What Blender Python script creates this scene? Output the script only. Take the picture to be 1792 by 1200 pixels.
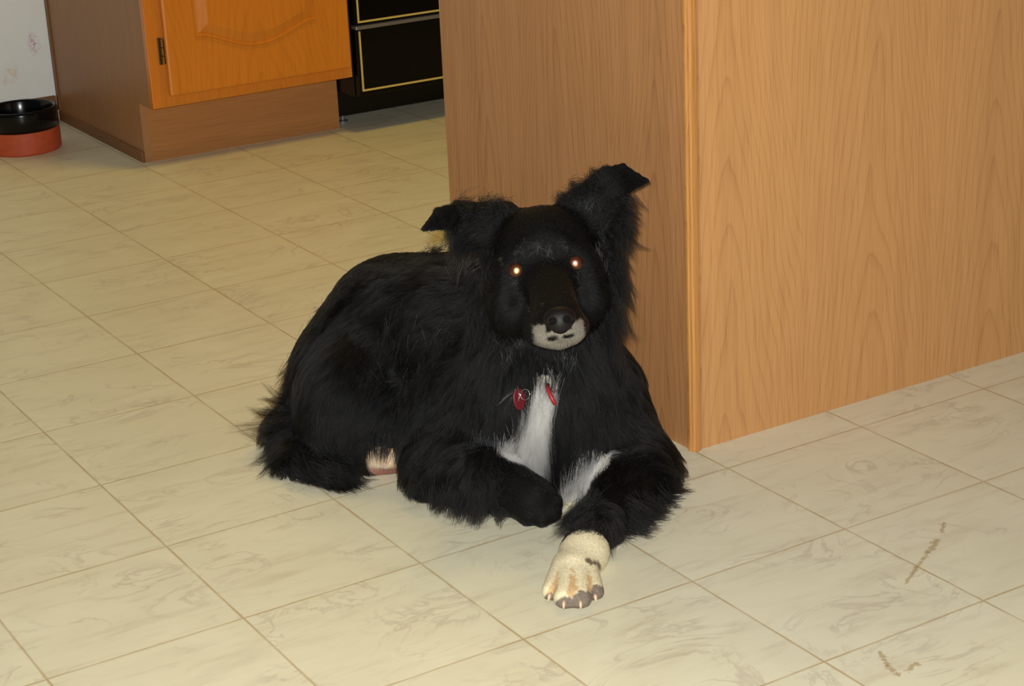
import bpy, bmesh, math, random
import numpy as np
from mathutils import Vector, Matrix, kdtree

for o in list(bpy.data.objects):
    bpy.data.objects.remove(o)
S = bpy.context.scene
COL = S.collection
rng = np.random.default_rng(7)

# ------------------------------------------------------------------ camera, light, exposure
cam_d = bpy.data.cameras.new('camera')
cam = bpy.data.objects.new('camera', cam_d); COL.objects.link(cam)
CAM = Vector((-0.4774, -2.0243, 0.9997))
RX = Vector((0.849001, -0.526550, -0.044070)); DN = Vector((-0.214149, -0.266641, -0.939704)); FW = Vector((0.483050, 0.807247, -0.339138))
M = Matrix((RX, -DN, -FW)).transposed().to_4x4(); M.translation = CAM
cam.matrix_world = M
cam_d.sensor_width = 36; cam_d.lens = 66.554; cam_d.clip_start = 0.02
S.camera = cam
S.view_settings.view_transform = 'Standard'; S.view_settings.look = 'None'
S.view_settings.gamma = 1; S.view_settings.use_curve_mapping = False
S.view_settings.exposure = 0.0

w = bpy.data.worlds.new('room_ambience'); S.world = w; w.use_nodes = True
w.node_tree.nodes['Background'].inputs[0].default_value = (1.0, 0.92, 0.80, 1)
w.node_tree.nodes['Background'].inputs[1].default_value = 0.085

def area_light(name, loc, aim, power, size, col, shape='DISK'):
    d = bpy.data.lights.new(name, 'AREA'); d.energy = power; d.shape = shape; d.size = size; d.color = col
    o = bpy.data.objects.new(name, d); COL.objects.link(o); o.location = loc
    o.rotation_euler = (Vector(aim) - Vector(loc)).to_track_quat('-Z', 'Y').to_euler()
    return o
# the camera's own flash, beside the lens, and the kitchen's ceiling lamp
area_light('camera_flash', CAM + (-DN)*0.045 + RX*(-0.02), CAM + FW*2.6 + DN*0.0, 66, 0.035, (1.0, 0.985, 0.945))
lamp = bpy.data.lights.new('kitchen_ceiling_lamp', 'POINT'); lamp.energy = 56; lamp.color = (1.0, 0.66, 0.08); lamp.shadow_soft_size = 0.25
lo = bpy.data.objects.new('kitchen_ceiling_lamp', lamp); COL.objects.link(lo); lo.location = (1.55, 1.0, 2.3)

# ------------------------------------------------------------------ material helpers
class NT:
    def __init__(self, name):
        self.m = bpy.data.materials.new(name); self.m.use_nodes = True
        self.t = self.m.node_tree; self.b = self.t.nodes['Principled BSDF']
    def n(self, kind, **kw):
        x = self.t.nodes.new('ShaderNode' + kind)
        for k, v in kw.items():
            setattr(x, k, v)
        return x
    def l(self, a, b): self.t.links.new(a, b)
    def setin(self, node, i, v):
        if isinstance(v, (int, float, tuple, list)): node.inputs[i].default_value = v
        else: self.l(v, node.inputs[i])
    def math(self, op, a, b=None, c=None, clamp=False):
        x = self.n('Math', operation=op, use_clamp=clamp)
        for i, v in enumerate((a, b, c)):
            if v is not None: self.setin(x, i, v)
        return x.outputs[0]
    def vmath(self, op, a, b=None):
        x = self.n('VectorMath', operation=op)
        self.setin(x, 0, a)
        if b is not None: self.setin(x, 1, b)
        return x.outputs['Value'] if op in ('LENGTH', 'DISTANCE', 'DOT_PRODUCT') else x.outputs[0]
    def xyz(self, v):
        x = self.n('SeparateXYZ'); self.l(v, x.inputs[0]); return x.outputs
    def comb(self, a, b, c):
        x = self.n('CombineXYZ')
        for i, v in enumerate((a, b, c)): self.setin(x, i, v)
        return x.outputs[0]
    def noise(self, vec, scale, detail=3, rough=.5, dist=0):
        x = self.n('TexNoise'); self.l(vec, x.inputs['Vector'])
        x.inputs['Scale'].default_value = scale; x.inputs['Detail'].default_value = detail
        x.inputs['Roughness'].default_value = rough; x.inputs['Distortion'].default_value = dist
        return x.outputs[0]
    def ramp(self, f, stops, interp='LINEAR'):
        x = self.n('ValToRGB'); x.color_ramp.interpolation = interp
        e = x.color_ramp.elements
        while len(e) < len(stops): e.new(.5)
        for q, (p, c) in zip(e, stops):
            q.position = p; q.color = (c, c, c, 1) if isinstance(c, (int, float)) else (*c, 1)
        self.l(f, x.inputs[0]); return x.outputs[0]
    def mix(self, f, a, b, mode='MIX'):
        x = self.n('Mix', data_type='RGBA', blend_type=mode)
        self.setin(x, 0, f)
        for i, v in ((6, a), (7, b)):
            if isinstance(v, tuple): x.inputs[i].default_value = (*v, 1)
            else: self.l(v, x.inputs[i])
        return x.outputs[2]
    def obj(self): return self.n('TexCoord').outputs['Object']
    def base(self, c): self.setin(self.b, 'Base Color', c if not isinstance(c, tuple) else (*c, 1))
    def bump(self, h, strength=.2, dist=.002):
        x = self.n('Bump'); x.inputs['Strength'].default_value = strength; x.inputs['Distance'].default_value = dist
        self.l(h, x.inputs['Height']); self.l(x.outputs[0], self.b.inputs['Normal'])

def lin(r, g, b):
    f = lambda c: (c/255/12.92) if c/255 <= .04045 else ((c/255+.055)/1.055)**2.4
    return (f(r), f(g), f(b))

def plain(name, c, rough=.5, metal=0, spec=.5, mottled=0.0, scale=60):
    t = NT(name)
    if mottled:
        n = t.noise(t.obj(), scale, 4, .6)
        t.base(t.mix(t.ramp(n, [(.3, 0), (.7, 1)]), tuple(x*(1-mottled) for x in c), tuple(min(1, x*(1+mottled)) for x in c)))
    else:
        t.base(c)
    t.b.inputs['Roughness'].default_value = rough; t.b.inputs['Metallic'].default_value = metal
    t.b.inputs['Specular IOR Level'].default_value = spec
    return t.m

def oak(name, base, dark, across='X', u0=0.0, pitch=.105, arch=17.0, rough=.45, contrast=1.0, along='Z', line=1.0, spec=.35):
    """plain-sawn oak: nested cathedral arches between straight grain, with fine pores"""
    t = NT(name); v = t.obj(); c = t.xyz(v)
    ax = {'X': 0, 'Y': 1, 'Z': 2}
    u, vv = c[ax[across]], c[ax[along]]
    low = t.noise(t.comb(t.math('MULTIPLY', u, 5.0), t.math('MULTIPLY', vv, 1.6), 3.3), 1.0, 2)
    wob = t.noise(t.comb(t.math('MULTIPLY', u, 30.0), t.math('MULTIPLY', vv, 6.0), 1.7), 1.0, 3)
    u2 = t.math('ADD', t.math('SUBTRACT', u, u0), t.math('MULTIPLY', t.math('SUBTRACT', low, .5), .09))
    uc = t.math('PINGPONG', u2, pitch)
    side = t.math('SUBTRACT', t.math('MULTIPLY', t.math('PINGPONG', t.math('DIVIDE', u2, pitch*2), 1.0), 1.0), 0.0)
    q = t.math('MULTIPLY', t.math('POWER', t.math('DIVIDE', uc, pitch), 1.45), 9.5)
    wv = t.math('ADD', t.math('MULTIPLY', vv, arch), q)
    wv = t.math('ADD', wv, t.math('MULTIPLY', low, 5.5))
    wv = t.math('ADD', wv, t.math('MULTIPLY', wob, 0.9))
    fr = t.math('FRACT', wv)
    ring = t.ramp(fr, [(0.0, 0.1), (.62, .10), (.84, .45), (.92, .8), (.97, .25), (1.0, 0.1)])
    fine = t.noise(t.comb(t.math('MULTIPLY', u, 420.0), t.math('MULTIPLY', vv, 9.0), 0.0), 1.0, 3, .6)
    fineq = t.ramp(fine, [(.46, 0), (.66, 1)])
    broad = t.noise(t.comb(t.math('MULTIPLY', u, 45.0), t.math('MULTIPLY', vv, 1.2), 9.0), 1.0, 2)
    f = t.math('ADD', t.math('MULTIPLY', ring, .34*line), t.math('MULTIPLY', fineq, .30))
    f = t.math('ADD', f, t.math('MULTIPLY', t.math('SUBTRACT', broad, .5), .55))
    f = t.math('MULTIPLY', f, contrast, clamp=True)
    t.base(t.mix(f, base, dark))
    t.b.inputs['Roughness'].default_value = rough
    t.b.inputs['Specular IOR Level'].default_value = spec
    t.bump(t.math('SUBTRACT', 1.0, fineq), .08, .0005)
    return t.m

TILE = 0.2286
def floor_material():
    t = NT('vinyl_tile'); v = t.obj(); c = t.xyz(v)
    ux = t.math('DIVIDE', c[0], TILE); uy = t.math('DIVIDE', c[1], TILE)
    wn = t.n('TexWhiteNoise', noise_dimensions='2D')
    t.l(t.comb(t.math('FLOOR', ux), t.math('FLOOR', uy), 0.0), wn.inputs['Vector'])
    off = t.vmath('MULTIPLY', wn.outputs['Color'], (9.0, 9.0, 9.0))
    st = t.vmath('ADD', t.comb(t.math('MULTIPLY', c[0], .62), c[1], 0.0), off)
    blotch = t.ramp(t.noise(st, 9, 5, .6, .8), [(.36, 0), (.68, 1)])
    vein_n = t.noise(st, 11, 4, .55, 1.8)
    vein = t.ramp(t.math('ABSOLUTE', t.math('SUBTRACT', vein_n, .5)), [(0, 1), (.035, 0)])
    mask = t.ramp(t.noise(st, 13, 2), [(.47, 0), (.63, 1)])
    vein = t.math('MULTIPLY', vein, mask)
    smear = t.ramp(t.noise(t.vmath('MULTIPLY', st, (14, 46, 1)), 1.0, 4, .65, .4), [(.53, 0), (.76, 1)])
    col = t.mix(t.math('MULTIPLY', blotch, .40), lin(226, 221, 194), lin(206, 199, 170))
    col = t.mix(t.math('MULTIPLY', smear, .30), col, lin(168, 152, 124))
    col = t.mix(t.math('MULTIPLY', vein, .36), col, lin(166, 148, 136))
    # joints between the tiles, worn in places
    wobx = t.math('MULTIPLY', t.math('SUBTRACT', t.noise(v, 25, 2), .5), .006)
    def joint(a):
        d = t.math('ABSOLUTE', t.math('SUBTRACT', t.math('FRACT', t.math('ADD', t.math('ADD', a, wobx), .5)), .5))
        return t.ramp(d, [(.0028, 1), (.0085, 0)])
    j = t.math('MAXIMUM', joint(ux), joint(uy))
    worn = t.ramp(t.noise(v, 14, 3), [(.25, .30), (.6, .72)])
    col = t.mix(t.math('MULTIPLY', j, worn), col, lin(164, 132, 72))
    # dried brown scuffs on the near tiles
    for (a, b, r) in SCUFFS:
        ab = (b[0]-a[0], b[1]-a[1]); L2 = ab[0]**2 + ab[1]**2
        dx = t.math('SUBTRACT', c[0], a[0]); dy = t.math('SUBTRACT', c[1], a[1])
        h = t.math('DIVIDE', t.math('ADD', t.math('MULTIPLY', dx, ab[0]), t.math('MULTIPLY', dy, ab[1])), L2, clamp=True)
        ex = t.math('SUBTRACT', dx, t.math('MULTIPLY', h, ab[0])); ey = t.math('SUBTRACT', dy, t.math('MULTIPLY', h, ab[1]))
        dd = t.math('SQRT', t.math('ADD', t.math('MULTIPLY', ex, ex), t.math('MULTIPLY', ey, ey)))
        dd = t.math('ADD', dd, t.math('MULTIPLY', t.math('SUBTRACT', t.noise(v, 190, 3), .5), r*3.2))
        k = t.ramp(t.math('DIVIDE', dd, r), [(.35, .6), (.8, 0)])
        col = t.mix(k, col, lin(160, 134, 84))
    t.base(col)
    t.b.inputs['Roughness'].default_value = .42; t.b.inputs['Specular IOR Level'].default_value = .35
    t.bump(t.math('SUBTRACT', t.noise(st, 60, 3), t.math('MULTIPLY', j, 1.2)), .12, .0008)
    return t.m
SCUFFS = [((.9797, -.5452), (.9480, -.5630), .006), ((.9480, -.5630), (.8751, -.6045), .0036), ((1.02, -.515), (1.0, -.532), .0035),
          ((.7463, -.7042), (.7332, -.7318), .004), ((.7332, -.7318), (.7283, -.7501), .005), ((.7440, -.7500), (.7600, -.7450), .005)]

def wall_material():
    t = NT('wall_print'); v = t.obj()
    col = t.mix(t.noise(v, 35, 3), lin(232, 236, 232), lin(240, 244, 240))
    for (p, r, sc, c2, st) in (((.888, 2.41, .186), .024, 130, lin(188, 120, 165), .75), ((.884, 2.41, .205), .012, 150, lin(190, 110, 160), .6), ((.824, 2.41, .130), .026, 60, lin(226, 196, 160), .8),
                               ((.808, 2.41, .112), .012, 110, lin(195, 180, 175), .5), ((.70, 2.41, .42), .03, 120, lin(188, 120, 165), .7),
                               ((.62, 2.41, .25), .03, 60, lin(226, 196, 160), .8)):
        d = t.vmath('DISTANCE', t.vmath('MULTIPLY', v, (1.25, 1, .8)), (p[0]*1.25, p[1], p[2]*.8))
        f = t.math('MULTIPLY', t.ramp(t.math('DIVIDE', d, r), [(.2, 1), (1, 0)]), t.ramp(t.noise(v, sc, 4, .6, .8), [(.42, 0), (.62, 1)]))
        col = t.mix(t.math('MULTIPLY', f, st), col, c2)
    t.base(col); t.b.inputs['Roughness'].default_value = .7
    return t.m

# ------------------------------------------------------------------ object helpers
def link(name, verts, faces, mat, parent=None, root=None, smooth=False, bevel=0, kind=None):
    me = bpy.data.meshes.new(name)
    off = Vector(root.location) if root else Vector((0, 0, 0))
    me.from_pydata([tuple(Vector(v) - off) for v in verts], [], [tuple(f) for f in faces])
    me.update()
    o = bpy.data.objects.new(name, me); COL.objects.link(o)
    if mat: me.materials.append(mat)
    if parent: o.parent = parent
    if smooth:
        me.polygons.foreach_set('use_smooth', [True]*len(me.polygons))
    if bevel:
        b = o.modifiers.new('edge', 'BEVEL'); b.width = bevel; b.segments = 2; b.limit_method = 'ANGLE'
    if kind: o['kind'] = kind
    return o

class MB:
    def __init__(self): self.v = []; self.f = []
    def add(self, v, f):
        n = len(self.v); self.v += [tuple(x) for x in v]; self.f += [tuple(i+n for i in q) for q in f]; return self
    def box(self, a, b):
        (x0, y0, z0), (x1, y1, z1) = a, b
        return self.add([(x0,y0,z0),(x1,y0,z0),(x1,y1,z0),(x0,y1,z0),(x0,y0,z1),(x1,y0,z1),(x1,y1,z1),(x0,y1,z1)],
                        [(0,3,2,1),(4,5,6,7),(0,1,5,4),(1,2,6,5),(2,3,7,6),(3,0,4,7)])
    def prism(self, prof, y0, y1):
        """outline in x,z pushed from y0 to y1"""
        n = len(prof)
        v = [(x, y0, z) for x, z in prof] + [(x, y1, z) for x, z in prof]
        f = [tuple(range(n)), tuple(range(2*n-1, n-1, -1))] + [(i, i+n, (i+1) % n + n, (i+1) % n) for i in range(n)]
        return self.add(v, f)
    def lathe(self, prof, c, seg=64):
        v = []; f = []
        for r, z in prof:
            for k in range(seg):
                a = 2*math.pi*k/seg; v.append((c[0]+r*math.cos(a), c[1]+r*math.sin(a), c[2]+z))
        for i in range(len(prof)-1):
            for k in range(seg):
                k2 = (k+1) % seg; f.append((i*seg+k, i*seg+k2, (i+1)*seg+k2, (i+1)*seg+k))
        return self.add(v, f)
    def tube(self, pts, r, seg=10, closed=False):
        pts = [Vector(p) for p in pts]; n = len(pts); v = []; f = []
        for i, p in enumerate(pts):
            a = pts[(i-1) % n] if closed or i > 0 else p; b = pts[(i+1) % n] if closed or i < n-1 else p
            t = (b-a).normalized(); up = Vector((0, 0, 1)) if abs(t.z) < .9 else Vector((1, 0, 0))
            s = t.cross(up).normalized(); q = s.cross(t)
            rr = r[i] if isinstance(r, (list, tuple)) else r
            for k in range(seg):
                an = 2*math.pi*k/seg; v.append(p + (s*math.cos(an) + q*math.sin(an))*rr)
        m = n if closed else n-1
        for i in range(m):
            j = (i+1) % n
            for k in range(seg):
                k2 = (k+1) % seg; f.append((i*seg+k, i*seg+k2, j*seg+k2, j*seg+k))
        if not closed:
            f.append(tuple(range(seg))[::-1]); f.append(tuple(range((n-1)*seg, n*seg)))
        return self.add(v, f)
    def build(self, name, mat, parent=None, root=None, **k): return link(name, self.v, self.f, mat, parent, root, **k)

def thing(name, label, cat, loc, group=None):
    o = bpy.data.objects.new(name, None); COL.objects.link(o); o.location = loc; o.empty_display_size = .05
    o['label'] = label; o['category'] = cat
    if group: o['group'] = group
    return o

# ------------------------------------------------------------------ the setting
WALL_Y = 2.41
MB().box((-1.6, -2.6, -.03), (3.2, 2.5, 0)).build('floor', floor_material(), kind='structure')
MB().box((-1.6, WALL_Y, 0), (3.2, WALL_Y+.09, 2.5)).build('wall_back', wall_material(), kind='structure')
brown_trim = oak('brown_trim', lin(126, 84, 48), lin(84, 54, 30), across='Z', along='X', line=.4)
MB().box((-1.6, WALL_Y-.01, 0), (.922, WALL_Y, .06)).build('baseboard_back', brown_trim, kind='structure', bevel=.002)

# ------------------------------------------------------------------ island with wood-print panels
IX, IY, IB, IR, IH = .910, -.158, .467, 2.5, .86
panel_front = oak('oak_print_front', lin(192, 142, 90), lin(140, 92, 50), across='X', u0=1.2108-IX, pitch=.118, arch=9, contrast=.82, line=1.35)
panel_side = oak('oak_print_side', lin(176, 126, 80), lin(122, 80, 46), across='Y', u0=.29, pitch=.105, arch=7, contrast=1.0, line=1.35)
varnish = oak('corner_trim_oak', lin(188, 134, 74), lin(140, 84, 32), across='X', along='Z', pitch=.02, arch=9, contrast=1.3, rough=.3)
isl = thing('kitchen_island', 'tall wood-grain kitchen island whose corner stands beside the dog', 'kitchen island', (IX, IY, 0))
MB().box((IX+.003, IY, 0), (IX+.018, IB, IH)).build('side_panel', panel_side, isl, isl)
MB().box((IX+.018, IY, 0), (IR, IY+.014, IH)).build('back_panel', panel_front, isl, isl)
MB().box((IX+.018, IB-.014, .10), (IR, IB, IH)).build('front_panel', panel_side, isl, isl)
MB().box((IR-.016, IY+.014, 0), (IR, IB-.014, IH)).build('end_panel', panel_side, isl, isl)
MB().box((IX+.018, IY+.014, IH-.02), (IR-.016, IB-.014, IH-.002)).build('top_rail', panel_side, isl, isl)
tr = MB()
prof = [(0, 0), (.0008, -.003), (.0035, -.0045), (.011, -.0045), (.0125, -.003), (.0125, 0), (.003, 0), (.003, .0065), (.0022, .008), (-.0008, .008), (-.002, .0065), (-.002, .002)]
n = len(prof); vs = [(IX+x, IY+y, z) for z in (0, IH) for x, y in prof]
tr.add(vs, [tuple(range(n))[::-1], tuple(range(n, 2*n))] + [(i, (i+1) % n, (i+1) % n+n, i+n) for i in range(n)])
c_ = tr.build('corner_trim', varnish, isl, isl, bevel=.0008); c_['label'] = 'varnished oak corner moulding'

# ------------------------------------------------------------------ base cabinet
CX0, CX1, CF, CK = .928, 1.404, 1.763, 1.848
oak_door = oak('oak_door', lin(206, 124, 34), lin(160, 82, 14), across='X', u0=.25, pitch=.16, arch=9, contrast=.8, rough=.32, spec=.5)
oak_frame = oak('oak_frame', lin(204, 122, 36), lin(160, 84, 18), across='X', u0=.0, pitch=.05, arch=5, contrast=.8, rough=.32, spec=.5)
oak_kick = oak('kick_board', lin(168, 116, 66), lin(120, 76, 38), across='Z', along='X', pitch=.07, arch=6, contrast=.8)
oak_side = oak('cabinet_side_print', lin(158, 114, 74), lin(116, 78, 46), across='Y', pitch=.1, arch=8, contrast=.7)
cab = thing('base_cabinet', 'oak base cabinet with arched raised panel door beside the black range', 'cabinet', (CX0, CK, 0))
side = MB()
pr = [(CK, 0), (WALL_Y-.002, 0), (WALL_Y-.002, .87), (CF+.019, .87), (CF+.019, .132), (CK, .132)]
vs = [(x, y, z) for x in (CX0, CX0+.016) for y, z in pr]; k = len(pr)
side.add(vs, [tuple(range(k))[::-1], tuple(range(k, 2*k))] + [(i, (i+1) % k, (i+1) % k+k, i+k) for i in range(k)])
side.build('side_panel', oak_side, cab, cab)
MB().box((CX0-.006, CK+.004, 0), (CX0, WALL_Y-.014, .024)).build('base_strip', brown_trim, cab, cab, bevel=.0015)
MB().box((CX0-.004, WALL_Y-.02, .024), (CX0, WALL_Y-.003, .87)).build('scribe_strip', brown_trim, cab, cab, bevel=.001)
MB().box((CX0+.016, CK, 0), (CX1, CK+.014, .132)).build('toe_kick', oak_kick, cab, cab)
fb = MB()
Z0, Z1 = .133, .87
fb.box((CX0, CF, Z0), (CX0+.045, CF+.019, Z1)); fb.box((CX1-.03, CF, Z0), (CX1, CF+.019, Z1))
fb.box((CX0+.045, CF, Z0), (CX1-.03, CF+.019, Z0+.045)); fb.box((CX0+.045, CF, Z1-.05), (CX1-.03, CF+.019, Z1))
fb.build('face_frame', oak_frame, cab, cab, bevel=.0012)
bx = MB(); bx.box((CX0+.016, CF+.019, .132), (CX1, WALL_Y-.002, .145)); bx.box((CX1-.014, CF+.019, .145), (CX1, WALL_Y-.002, .87)); bx.box((CX0+.016, CF+.019, .85), (CX1-.014, WALL_Y-.002, .87))
bx.build('carcass', oak_kick, cab, cab)
# raised-panel door: an arched centre field both top and bottom
DX0, DX1, DZ0, DZ1, DY = .963, 1.396, .158, .70, CF-.019
door = MB().box((DX0, DY, DZ0), (DX1, CF-.001, DZ1)).build('door', oak_door, cab, cab, bevel=.0045)
def arch_outline(inset):
    x0, x1 = 1.030+inset, 1.318-inset
    zc = lambda u: .276 - .036*(math.sin(math.pi*u)**1.3 if 0 < u < 1 else 0)
    low = []; N = 30
    for i in range(N+1):
        x = x0 + (x1-x0)*i/N; u = min(1, max(0, (x-1.050)/(1.300-1.050)))
        low.append((x, zc(u)+inset))
    return low + [(x, DZ0+DZ1-z) for x, z in reversed(low)]
groove = MB(); o0, o1, o2 = arch_outline(0), arch_outline(.006), arch_outline(.030); N = len(o0)
def ring(mb, A, ya, B, yb):
    m = len(mb.v); mb.v += [(x, ya, z) for x, z in A] + [(x, yb, z) for x, z in B]
    mb.f += [(m+i, m+(i+1) % N, m+N+(i+1) % N, m+N+i) for i in range(N)]
ring(groove, o0, DY-.0002, arch_outline(.002), DY-.004); ring(groove, arch_outline(.002), DY-.004, o1, DY-.004); ring(groove, o1, DY-.004, arch_outline(.0075), DY-.0008)
ring(groove, arch_outline(.0075), DY-.0008, o2, DY-.0075)
m = len(groove.v); groove.v += [(x, DY-.0075, z) for x, z in o2]; groove.f.append(tuple(range(m, m+N)))
groove.build('raised_panel', oak_door, door, cab)
hb = MB(); hx = DX0-.004
hb.box((hx-.0075, CF-.0035, .226), (hx+.001, CF, .283))
for z0, z1 in ((.228, .245), (.246, .263), (.264, .281)):
    hb.tube([(hx, CF-.008, z0), (hx, CF-.008, z1)], .0042, 12)
hb.build('hinge', plain('antique_brass', lin(120, 92, 52), .35, .9), door, cab, bevel=.0006)

# ------------------------------------------------------------------ black range
black_en = plain('black_enamel', lin(9, 9, 9), .3, 0, .25)
black_gl = plain('black_glass', lin(7, 7, 7), .18, 0, .22)
gold = plain('brass_line', lin(214, 190, 104), .4, .2)
steel = plain('silver_lip', lin(150, 150, 152), .35, .8)
RX0, RX1, RF = 1.4085, 2.165, 1.752
rg = thing('kitchen_range', 'black kitchen range with brass trimmed drawer between cabinet and island', 'stove', (RX0, 1.86, 0))
MB().box((RX0, 1.868, .022), (RX1, WALL_Y-.012, .90)).build('body', black_en, rg, rg, bevel=.003)
sd = MB(); sd.box((RX0, 1.772, .085), (RX0+.012, 1.868, .90)); sd.box((RX1-.012, 1.772, .085), (RX1, 1.868, .90)); sd.box((RX0+.012, 1.772, .085), (RX1-.012, 1.868, .10))
sd.build('side_panel', black_en, rg, rg, bevel=.002)
def trim_frame(mb, x0, x1, z0, z1, y, t=.0042, top=True):
    mb.box((x0, y, z0), (x1, y+.003, z0+t))
    if top: mb.box((x0, y, z1-t), (x1, y+.003, z1))
    else: z1 += t
    mb.box((x0, y, z0+t), (x0+t, y+.003, z1-t)); mb.box((x1-t, y, z0+t), (x1, y+.003, z1-t))
dr = MB().box((RX0+.004, RF, .088), (RX1-.004, 1.771, .238)).build('storage_drawer', black_gl, rg, rg, bevel=.002)
q = MB(); trim_frame(q, RX0+.012, RX1-.012, .099, .2350, RF-.002, top=False); q.build('brass_trim', gold, dr, rg)
MB().box((RX0+.002, RF-.010, .2395), (RX1-.002, 1.768, .2475)).build('drawer_lip', steel, rg, rg, bevel=.002)
od = MB().box((RX0+.004, RF, .2505), (RX1-.004, 1.771, .74)).build('oven_door', black_gl, rg, rg, bevel=.002)
q = MB(); trim_frame(q, RX0+.012, RX1-.012, .2535, .72, RF-.002); q.build('brass_trim', gold, od, rg)
for x in (RX0+.03, RX1-.05):
    MB().lathe([(0, 0), (.012, 0), (.012, .004), (.005, .006), (.005, .0225), (0, .0225)], (x, 1.90, 0), 16).build('foot', steel, rg, rg)

# ------------------------------------------------------------------ crock bowl
bw = thing('dog_bowl', 'round stoneware dog bowl, black glazed rim over a terracotta base, by the wall', 'bowl', (.762, 2.165, 0))
terra = plain('terracotta', lin(178, 76, 42), .55, 0, .4, .12, 90)
glaze = plain('black_glaze', lin(6, 7, 10), .18, 0, .28)
BC = (.762, 2.165, 0)
MB().lathe([(0, .004), (.076, .004), (.079, 0), (.0815, .004), (.0815, .050), (.0805, .0515), (.070, .0515), (0, .012)], BC).build('base', terra, bw, bw, smooth=False)
MB().lathe([(0, .016), (.060, .018), (.068, .026), (.0715, .060), (.0725, .094), (.0745, .0975), (.078, .0985), (.081, .096), (.0822, .090), (.0815, .080), (.0812, .052), (.079, .0518)], BC).build('glazed_rim', glaze, bw, bw, smooth=True)

# ------------------------------------------------------------------ the dog: one continuous body grown from blended rounded forms
RIGHT = Vector((.8498, -.5271, 0)); BACK = Vector((.5135, .8581, 0)); UP = Vector((0, 0, 1))
def FL(r, b, u): v = RIGHT*r + BACK*b + UP*u; return np.array(v.normalized())
HO = np.array((0.6886, -0.1646, 0.3052))
a_ = math.radians(7)
HXv = np.array(RX*math.cos(a_) - DN*math.sin(a_)); HYv = np.array(-RX*math.sin(a_) - DN*math.cos(a_)); HZv = -np.array(FW)
HMAT = np.stack([HXv, HYv, HZv], 1)
def H(x, y, z): return HO + HMAT @ (np.array((x, y, z), float)*.01)

PR = []   # every form: kind, data, blend, hair flow, hair length (m), lift
def cone(a, b, ra, rb, k=.03, flow=None, L=.02, lift=.35):
    a = np.array(a, float); b = np.array(b, float)
    if flow is None: d = b-a; flow = d/np.linalg.norm(d)
    PR.append(('c', (a, b, ra, rb), k, np.array(flow), L, lift))
def ell(c, r, axes, k=.03, flow=(0, 0, -1), L=.02, lift=.35):
    PR.append(('e', (np.array(c, float), np.array(r, float), np.array(axes, float)), k, np.array(flow, float), L, lift))
def tri(a, b, c, r=.004, k=.006, flow=(0, 0, 1), L=.008, lift=.2):
    PR.append(('t', tuple(np.array(x, float) for x in (a, b, c)) + (r,), k, np.array(flow, float), L, lift))
BOD = np.stack([np.array(RIGHT), np.array(BACK), np.array(UP)])
down = FL(-.1, -.25, -1)
# trunk
cone((0.7241, -0.0873, 0.0975), (0.7052, 0.0741, 0.1306), .085, .114, .05, FL(-.8, .35, -.55), .034, .30)
cone((0.7052, 0.0741, 0.1306), (0.6656, 0.1803, 0.1204), .114, .104, .05, FL(-.85, .2, -.5), .030, .28)
cone((0.6656, 0.1803, 0.1204), (0.6112, 0.2160, 0.0690), .104, .088, .05, FL(-.75, .1, -.65), .030, .28)
cone((0.6942, -0.0460, 0.0353), (0.6366, 0.0984, 0.0316), .070, .080, .05, FL(-.7, 0, -.7), .035, .3)
ell((0.7132, -0.1068, 0.0945), (.088, .080, .095), BOD, .05, FL(-.02, -.25, -1), .050, .28)
ell((0.7247, -0.1532, 0.0300), (.050, .045, .055), BOD, .04, FL(.1, -.3, -1), .036, .28)
# neck
cone((0.7402, -0.0855, 0.2722), (0.7250, -0.0922, 0.1462), .066, .084, .05, FL(0, -.1, -1), .040, .30)
# dog's left foreleg, stretched out towards the viewer
cone((0.7822, -0.1204, 0.1015), (0.7953, -0.2008, 0.0173), .062, .042, .04, FL(.35, .1, -1), .030, .3)
cone((0.7935, -0.2006, 0.0153), (0.6612, -0.3016, 0.0139), .047, .0265, .03, FL(.45, .75, -.35), .026, .32)
cone((0.6612, -0.3016, 0.0139), (0.6113, -0.3462, 0.0135), .0255, .0235, .02, FL(-.25, -.9, -.1), .005, .15)
cone((0.6113, -0.3462, 0.0135), (0.5778, -0.3771, 0.0102), .0235, .0265, .025, FL(-.1, -1, -.1), .004, .12)
TOES = [((0.5752, -0.3602, 0.0173), (0.5352, -0.3957, 0.0084), .0135), ((0.5789, -0.3678, 0.0193), (0.5351, -0.4219, 0.0108), .0142), ((0.5853, -0.3712, 0.0202), (0.5492, -0.4307, 0.0101), .0142), ((0.5942, -0.3720, 0.0164), (0.5725, -0.4223, 0.0072), .0135)]
for a, b, r in TOES: cone(a, b, r*1.08, r*.95, .0028, FL(-.05, -1, -.2), .0024, .1)
# dog's right foreleg, folded with the paw turned in
cone((0.6652, -0.0413, 0.0936), (0.5861, -0.0594, 0.0264), .060, .044, .04, FL(-.3, 0, -1), .032, .3)
cone((0.5861, -0.0594, 0.0264), (0.5988, -0.1636, 0.0471), .042, .034, .03, FL(-.5, .1, -.75), .030, .32)
cone((0.5988, -0.1636, 0.0471), (0.6154, -0.2267, 0.0384), .033, .030, .015, FL(.8, -.3, -.4), .006, .15)
for a, b, r in [((0.6161, -0.2258, 0.0417), (0.6347, -0.2454, 0.0361), .0135), ((0.6120, -0.2319, 0.0359), (0.6273, -0.2536, 0.0267), .0135), ((0.6061, -0.2305, 0.0310), (0.6132, -0.2524, 0.0242), .0135), ((0.6037, -0.2183, 0.0271), (0.6012, -0.2375, 0.0220), .0115)]:
    cone(a, b, r, r*.92, .004, FL(.9, -.3, -.3), .004, .1)
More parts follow.
